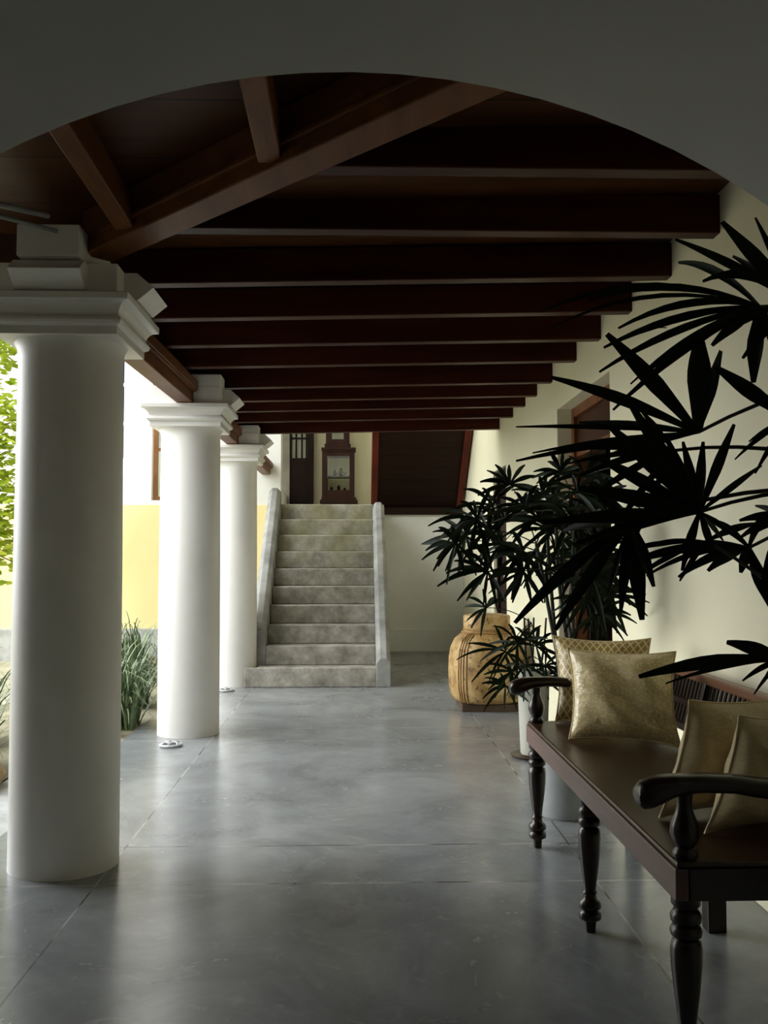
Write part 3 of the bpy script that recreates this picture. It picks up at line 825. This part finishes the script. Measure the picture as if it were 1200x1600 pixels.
def palm_leaf(plant, hub, D, tips, foot, rr, pet=.006):
    """hub (px,py), tips (px,py,width px,dD,bow px); petiole from foot (a 3-D point) to the hub"""
    h = at(hub[0], hub[1], D); mb = MB()
    for tp in tips:
        px, py, w = tp[:3]
        dD = tp[3] if len(tp) > 3 else rr.uniform(-.10, .16)
        bow = tp[4] if len(tp) > 4 else rr.uniform(.0, .10) * math.hypot(px - hub[0], py - hub[1])
        q = at(px, py, D + dD)
        blade(mb, h, q, w * D / F, bow * D / F, rr.uniform(-.5, .5))
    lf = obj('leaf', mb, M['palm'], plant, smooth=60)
    foot = Vector(foot); m = (foot + h) / 2 + Vector((0, 0, (h - foot).length * .16))
    pts = [foot * (1 - t) ** 2 + m * (2 * t * (1 - t)) + h * t * t for t in [i / 8 for i in range(9)]]
    mb = MB(); mb.tube(pts, pet, 6, pet * .6); obj('petiole', mb, M['palmstem'], lf, smooth=60)

def pot(plant, c, r0, r1, h, mat, th=.015):
    mb = MB(); mb.lathe([(r0 * .94, 0), (r0, .01), (r0 * .5 + r1 * .5, h * .5), (r1, h - .02), (r1 + .006, h - .01), (r1 + .004, h), (r1 - th, h), (r1 - th - .004, h - .05)], c, 40, cap1=False)
    obj('pot', mb, mat, plant, smooth=50)
    mb = MB(); mb.lathe([(r1 - th - .002, h - .05), (r1 * .4, h - .035), (.002, h - .03)], c, 24, cap0=False)
    obj('soil', mb, M['soil'], plant, smooth=60)

def stem(plant, pts, r=.011):
    mb = MB(); mb.tube(pts, r, 8, r * .8); obj('stem', mb, M['palmstem'], plant, smooth=60)

# near palm: pot just outside the frame beside the end of the bench, leaves arching over it
rr = random.Random(5)
NP = (1.16, 1.80, 0)
near = thing('potted_lady_palm', NP, 'dark lady palm with the largest fan leaves, arching over the bench from beside its end', 'plant', 'potted lady palms')
pot(near, NP, .13, .155, .36, M['greypot'])
tops = [Vector((1.14, 1.80, 1.05)), Vector((1.18, 1.84, 1.30)), Vector((1.17, 1.76, 1.55)), Vector((1.12, 1.84, .80))]
for k, tp in enumerate(tops):
    b0 = Vector((NP[0] + .05 * math.cos(k * 1.7), NP[1] + .05 * math.sin(k * 1.7), .32))
    stem(near, [b0, b0 * .6 + tp * .4 + Vector((.01, 0, 0)), tp], .013)
palm_leaf(near, (1090, 676), 2.02, [(948, 522, 27, .05, 8), (862, 590, 20, .10, 14), (1092, 521, 40, .10, 6), (1126, 548, 22, .16, 4), (806, 667, 9, .20, 8), (832, 708, 9, .15, 10), (806, 720, 13, .1, 12), (905, 660, 13, .2, 8), (930, 720, 14, .1, 6)], tops[2], rr)
palm_leaf(near, (1093, 800), 1.92, [(1147, 663, 17, .05, 4), (1190, 727, 12, .05, 4), (1099, 690, 17, .0, 2), (1067, 690, 15, .05, 3), (1040, 680, 17, .05, 3), (984, 631, 24, .06, 3), (948, 662, 24, .08, 4), (930, 712, 24, .06, 4), (905, 762, 26, .06, 6), (850, 816, 22, .10, 8), (900, 850, 20, .1, 10), (1150, 840, 10, -.05, 6), (1115, 871, 13, -.06, 4), (1066, 892, 15, -.1, 4), (1130, 845, 9, .1, 3)], tops[1], rr)
palm_leaf(near, (1187, 479), 2.08, [(966, 513, 13, .05, 46), (943, 543, 15, .10, 34), (936, 581, 15, .12, 34), (958, 641, 14, .05, 30), (985, 600, 10, .15, 36), (846, 487, 12, .2, 80), (862, 512, 9, .2, 70), (920, 470, 14, .2, 54), (1112, 540, 20, .05, 10), (1178, 598, 28, .0, 2), (1002, 590, 12, .0, 30), (1238, 590, 22, .05, 8), (1060, 410, 16, .2, 40)], tops[2], rr)
palm_leaf(near, (1240, 470), 1.86, [(1128, 347, 26, .1, 0), (1055, 374, 15, .1, 12), (1098, 440, 18, .1, 50), (1180, 340, 12, .1, 4), (1145, 400, 14, .15, 10), (1160, 560, 16, .05, 8), (1135, 520, 12, .05, 14)], tops[2] + Vector((0, 0, .05)), rr)
palm_leaf(near, (1235, 655), 1.84, [(1116, 572, 26, .05, 4), (1148, 718, 9, .1, 14), (1170, 690, 8, .1, 8), (1180, 740, 9, .1, 10), (1150, 600, 8, .1, 4)], tops[2], rr)
palm_leaf(near, (1170, 856), 2.15, [(1060, 902, 15, .1, 20), (1106, 892, 18, .1, 14), (1157, 895, 18, .0, 6), (1105, 812, 14, .05, 14), (1056, 856, 12, .1, 14), (955, 890, 8, .15, 24), (1010, 900, 10, .15, 30), (1205, 950, 22, 0, 4), (1195, 800, 14, .1, 4), (1020, 870, 10, .2, 20)], tops[1], rr)
palm_leaf(near, (1236, 806), 1.90, [(1155, 813, 16, .05, 10), (1156, 841, 14, .05, 14), (1176, 835, 12, .0, 8), (1180, 790, 12, .1, 4), (1190, 925, 24, .0, 6)], tops[1], rr)
palm_leaf(near, (985, 815), 2.05, [(1003, 969, 26, -.05, 3), (970, 955, 18, .05, 4), (1021, 917, 20, -.05, 5), (804, 973, 24, .15, 26), (868, 984, 22, .1, 20), (880, 830, 20, .2, 14), (905, 880, 20, .1, 10), (930, 770, 16, .1, 4), (950, 930, 10, .1, 5)], tops[1], rr)
palm_leaf(near, (1225, 1030), 2.12, [(998, 1058, 24, .0, 16), (1040, 1068, 8, .1, 16), (1135, 1003, 22, .0, 6), (1160, 1064, 9, .0, 10), (1190, 1070, 9, -.05, 8), (1178, 1085, 7, .1, 10)], tops[3], rr)

def rosette(plant, hub, D, n, ln, foot, rr, lean, w=7, droop=.25, wild=.0):
    """a fan of n narrow segments of about ln px, opening around direction 'lean' (degrees, 0 = right, 90 = up)"""
    tips = []
    spread = 230
    for i in range(n):
        a = math.radians(lean - spread / 2 + spread * i / (n - 1) + rr.uniform(-8, 8))
        l = ln * rr.uniform(.8, 1.1) * (1 - .2 * abs(i / (n - 1) - .5))
        k = rr.uniform(.55, 1.0)
        tips.append((hub[0] + l * math.cos(a), hub[1] - l * math.sin(a) * k + droop * l, w * rr.uniform(.75, 1.2), rr.uniform(-.16, .16), rr.uniform(.10, .28) * l))
    palm_leaf(plant, hub, D, tips, foot, rr, pet=.0035)

palm_leaf(near, (1052, 704), 2.12, [(898, 702, 12, .12, 10), (908, 742, 13, .1, 12), (932, 772, 14, .1, 12), (958, 828, 13, .08, 10), (990, 850, 12, .05, 8), (925, 690, 9, .15, 10), (885, 725, 9, .15, 12), (1000, 640, 10, .1, 4)], tops[1], rr)
palm_leaf(near, (1104, 846), 2.10, [(958, 892, 9, .12, 14), (985, 908, 9, .1, 14), (955, 866, 10, .12, 12), (1022, 884, 9, .1, 10), (1182, 818, 13, .05, 8), (1062, 908, 9, .05, 8), (1000, 856, 9, .12, 12), (1150, 868, 10, 0, 4), (1128, 880, 9, 0, 4)], tops[3], rr)

# tall palm in the grey pot behind the far end of the bench
rr = random.Random(23)
TP = (.985, 4.50, 0)
tall = thing('potted_lady_palm', TP, 'tall many-stemmed lady palm in the grey pot beyond the far end of the bench', 'plant', 'potted lady palms')
pot(tall, TP, .125, .150, .40, M['greypot'])
stems = []
for k, (pts) in enumerate((((880, 1130, 4.45), (868, 1010, 4.5), (848, 900, 4.55), (838, 850, 4.6)), ((884, 1130, 4.5), (866, 980, 4.55), (858, 880, 4.6), (853, 800, 4.65)),
                           ((890, 1130, 4.5), (886, 1000, 4.5), (872, 900, 4.5), (868, 790, 4.5)), ((895, 1130, 4.5), (897, 1000, 4.5), (893, 900, 4.45), (900, 800, 4.4)),
                           ((886, 1130, 4.55), (893, 1000, 4.6), (880, 930, 4.6), (875, 880, 4.65)))):
    w = [at(*p) for p in pts]
    base = Vector((TP[0] + .05 * math.cos(k * 1.3), TP[1] + .05 * math.sin(k * 1.3), .355))
    stem(tall, [base] + w[1:], .0105)
    stems.append(w)
hubs = [(797, 757, 100, 55), (770, 790, 170, 62), (745, 812, 190, 66), (728, 838, 195, 62), (712, 850, 195, 52), (762, 830, 200, 60), (790, 815, 120, 60), (820, 795, 90, 60), (848, 775, 80, 55),
        (842, 812, 100, 62), (872, 790, 60, 60), (902, 770, 60, 60), (930, 800, 40, 58), (905, 825, 30, 64), (880, 845, 330, 60), (818, 862, 220, 60), (785, 850, 210, 60), (762, 893, 190, 66),
        (856, 868, 280, 60), (930, 850, 340, 64), (940, 885, 320, 60), (905, 880, 300, 62), (818, 893, 190, 52), (876, 738, 130, 42), (925, 905, 300, 66), (935, 960, 330, 52), (915, 745, 60, 58), (945, 775, 20, 60), (890, 815, 180, 60), (860, 830, 200, 64), (925, 870, 200, 62), (950, 930, 320, 56), (915, 935, 280, 60)]
for k, (hx1, hy1, ln_, L_) in enumerate(hubs):
    d = 4.55 + rr.uniform(-.25, .35)
    if hx1 > 890: d = 4.25 + rr.uniform(-.2, .15)
    s_ = stems[k % 5] if hx1 < 880 else stems[3]
    foot = s_[-1] if hy1 < 870 else s_[-2]
    rosette(tall, (hx1, hy1), d, rr.randint(9, 11), L_ * 1.12, foot, rr, ln_, 7.5)

# low palm in the white pot behind
rr = random.Random(31)
WP = (1.075, 5.80, 0)
low = thing('potted_lady_palm', WP, 'low lady palm in the white pot between the straw jar and the bench', 'plant', 'potted lady palms')
pot(low, (WP[0], WP[1], .017), .08, .098, .50, M['whitepot'])
for k in range(4):
    b0 = Vector((WP[0] + .04 * math.cos(k * 1.6), WP[1] + .04 * math.sin(k * 1.6), .49))
    stem(low, [b0, b0 + Vector((-.02 * k + .03, 0, .2)), b0 + Vector((-.03 * k + .04, -.02 * k, .34))], .007)
ft = Vector((WP[0] - .01, WP[1], .80))
for (hx1, hy1, ln_, L_) in ((808, 1004, 185, 62), (790, 1018, 195, 72), (822, 1000, 100, 42), (800, 1050, 190, 50), (838, 1010, 40, 50), (820, 1040, 250, 50), (852, 1040, 330, 46), (760, 950, 150, 42), (845, 1060, 280, 44), (790, 1072, 215, 46)):
    rosette(low, (hx1, hy1), 5.72 + rr.uniform(-.12, .1), 8, L_, ft + Vector((0, 0, -.2 if hy1 > 1030 else 0)), rr, ln_, 5.5)
mb = MB(); mb.lathe([(.11, 0), (.13, .004), (.145, .016), (.140, .016), (.125, .008), (.01, .007)], WP, 40)
tag(obj('plant_saucer', mb, M['saucer']), 'round dark brown saucer on the floor under the white pot', 'saucer')

# ---------------------------------------------------------------- little things on floor and wall
for (px, py, lab) in ((267, 1161, 'small pale openwork disc on the floor at the foot of the second column'), (354, 1077, 'small pale openwork disc on the floor by the third column, near the lowest step')):
    D = F * H / (py - 871); c = at(px, py, D); c.z = 0.001
    mb = MB(); R = .065
    ring = [(c.x + R * math.cos(a * PI / 12), c.y + R * math.sin(a * PI / 12), .010) for a in range(25)]
    mb.tube(ring, .009, 8)
    ring = [(c.x + R * .5 * math.cos(a * PI / 8), c.y + R * .5 * math.sin(a * PI / 8), .026) for a in range(17)]
    mb.tube(ring, .006, 8)
    for k in range(6):
        a = k * PI / 3 + .3
        mb.tube([(c.x + R * math.cos(a), c.y + R * math.sin(a), .012), (c.x + R * .7 * math.cos(a + .3), c.y + R * .7 * math.sin(a + .3), .026), (c.x + R * .2 * math.cos(a + .8), c.y + R * .2 * math.sin(a + .8), .030)], .005, 6)
    tag(obj('openwork_disc', mb, M['metal']), lab, 'ornament', 'openwork discs on the floor')
D = F * XR / (1050 - 555); p = at(1050, 512, D); p.x = XR
mb = MB(); mb.tube([p + Vector((.0, 0, 0)), p + Vector((-.03, .0, 0)), p + Vector((-.032, .0, .022))], .0028, 6)
tag(obj('wall_hook', mb, M['darkleaf']), 'tiny dark hook high on the right wall among the palm leaves', 'hook')

# ---------------------------------------------------------------- garden
def clump(c, h, n, spread, label, seed):
    r = random.Random(seed); mb = MB()
    for i in range(n):
        a = r.uniform(0, 2 * PI); out = spread * r.uniform(.15, 1); hh = h * r.uniform(.35, 1.05)
        p0 = Vector(c) + Vector((r.uniform(-.15, .15), r.uniform(-.15, .15), 0))
        p1 = p0 + Vector((math.cos(a) * out * .45, math.sin(a) * out * .45, hh))
        p2 = p0 + Vector((math.cos(a) * out, math.sin(a) * out, hh * r.uniform(.35, .95)))
        s_ = Vector((-math.sin(a), math.cos(a), 0)); vs = []; K = 6
        for k in range(K + 1):
            t = k / K; p = p0 * (1 - t) ** 2 + p1 * 2 * t * (1 - t) + p2 * t * t
            w = .0062 * (1 - t ** 2) + .001; vs += [p - s_ * w, p + s_ * w]
        mb.add(vs, [(2 * k, 2 * k + 1, 2 * k + 3, 2 * k + 2) for k in range(K)])
    o = obj('grass_clump', mb, M['blade'], smooth=60)
    tag(o, label, 'plant', 'grassy clumps in the garden bed')
clump((-1.72, 7.0, -.03), .70, 460, .50, 'grassy clump seen between the first two columns, at the paving edge', 1)
clump((-1.86, 7.95, -.03), .80, 420, .55, 'taller grassy clump behind the one at the paving edge, against the yellow wall', 2)
clump((-2.30, 5.55, -.03), .78, 420, .60, 'grassy clump showing left of the nearest column, above the ochre rock', 3)
clump((-2.65, 6.35, -.03), .80, 300, .55, 'grassy clump set back in the bed, mostly behind the nearest column', 4)
for k, (x, y, s_, lab) in enumerate(((-1.99, 5.15, .15, 'ochre rock at the garden edge just left of the nearest column'), (-1.66, 6.62, .07, 'small ochre rock under the grass between the first two columns'))):
    r = random.Random(k + 3); mb = MB(); rings = []
    for j in range(7):
        ph = j / 6 * PI; rings.append([(x + s_ * (math.sin(ph) + .02) * math.cos(a * PI / 6) * r.uniform(.85, 1.15), y + s_ * 1.2 * (math.sin(ph) + .02) * math.sin(a * PI / 6) * r.uniform(.85, 1.15), .05 - s_ * .8 * math.cos(ph) * r.uniform(.95, 1.05)) for a in range(12)])
    mb.rings(rings); tag(obj('garden_rock', mb, M['rock'], smooth=40), lab, 'rock', 'rocks edging the garden bed')

# tree left of the nearest column
tr = thing('garden_tree', (-4.3, 9.6, -.1), 'bright green leafy tree in the garden, left of the nearest column', 'tree')
mb = MB(); mb.tube([(-4.3, 9.6, -.1), (-4.25, 9.6, 1.2), (-4.2, 9.65, 2.4), (-4.0, 9.6, 3.8)], .10, 10, .04); obj('trunk', mb, M['bark'], tr, smooth=60)
mb = MB(); r = random.Random(8)
br = []
for (z0, x1, y1, z1) in ((1.3, -3.3, 9.4, 1.15), (1.5, -3.35, 9.2, 1.65), (2.0, -3.3, 9.3, 2.5), (2.4, -5.3, 9.2, 2.8), (2.6, -4.4, 8.6, 3.1), (3.0, -3.4, 9.8, 3.5), (2.2, -3.5, 8.9, 2.1)):
    p0 = Vector((-4.25, 9.6, z0)); p1 = Vector((x1, y1, z1)); m = (p0 + p1) / 2 + Vector((0, 0, .12))
    mb.tube([p0, m, p1], .022, 6, .006); br.append((p0, m, p1))
obj('branches', mb, M['bark'], tr, smooth=60)
mb = MB()
for i in range(5200):
    p0, m, p1 = r.choice(br); t = r.uniform(.25, 1.1)
    c = p0 * (1 - t) ** 2 + m * 2 * t * (1 - t) + p1 * t * t + Vector((r.gauss(0, .24), r.gauss(0, .24), r.gauss(.04, .22)))
    if c.z < 1.25 and r.random() < .6: continue
    a = r.uniform(0, 2 * PI); el = r.uniform(-.6, .4); l = r.uniform(.08, .14)
    d = Vector((math.cos(a) * math.cos(el), math.sin(a) * math.cos(el), math.sin(el))); s_ = d.cross(Vector((r.uniform(-.7, .7), r.uniform(-.7, .7), 1))).normalized() * l * .36
    mb.add([c, c + d * l * .5 + s_, c + d * l, c + d * l * .5 - s_], [(0, 1, 2, 3)])
obj('foliage', mb, M['treeleaf'], tr, smooth=0)

# ---------------------------------------------------------------- light: hazy sky, brightest over the open garden side
w = bpy.data.worlds.new('sky'); S.world = w; w.use_nodes = True
t = w.node_tree; L = t.links.new
bg = t.nodes['Background']
g = N(t, 'ShaderNodeTexCoord')
def lobe(vec, lo, hi, s0, s1):
    d = N(t, 'ShaderNodeVectorMath', operation='DOT_PRODUCT'); v = Vector(vec).normalized(); d.inputs[1].default_value = v
    L(g.outputs['Generated'], d.inputs[0])
    m = N(t, 'ShaderNodeMapRange', interpolation_type='SMOOTHSTEP'); m.inputs['From Min'].default_value = lo; m.inputs['From Max'].default_value = hi
    m.inputs['To Min'].default_value = s0; m.inputs['To Max'].default_value = s1
    L(d.outputs['Value'], m.inputs['Value']); return m.outputs[0]
bg.inputs['Color'].default_value = (.965, .985, 1.0, 1)
L(lobe((-1, .10, .40), .30, .98, .85, 11.5), bg.inputs['Strength'])
sd = bpy.data.lights.new('sun', 'SUN'); sd.energy = 3.2; sd.angle = math.radians(6); sd.color = (1, .95, .86)
so = bpy.data.objects.new('sun', sd); COL.objects.link(so)
so.rotation_euler = Vector((-.45, .75, -1.0)).to_track_quat('-Z', 'Y').to_euler()

S.view_settings.view_transform = 'Standard'
S.view_settings.look = 'None'
S.view_settings.gamma = 1.0
S.view_settings.use_curve_mapping = False
S.view_settings.exposure = -0.27
S.cycles.use_denoising = True
S.cycles.max_bounces = 10
S.cycles.diffuse_bounces = 6
S.cycles.sample_clamp_indirect = 10
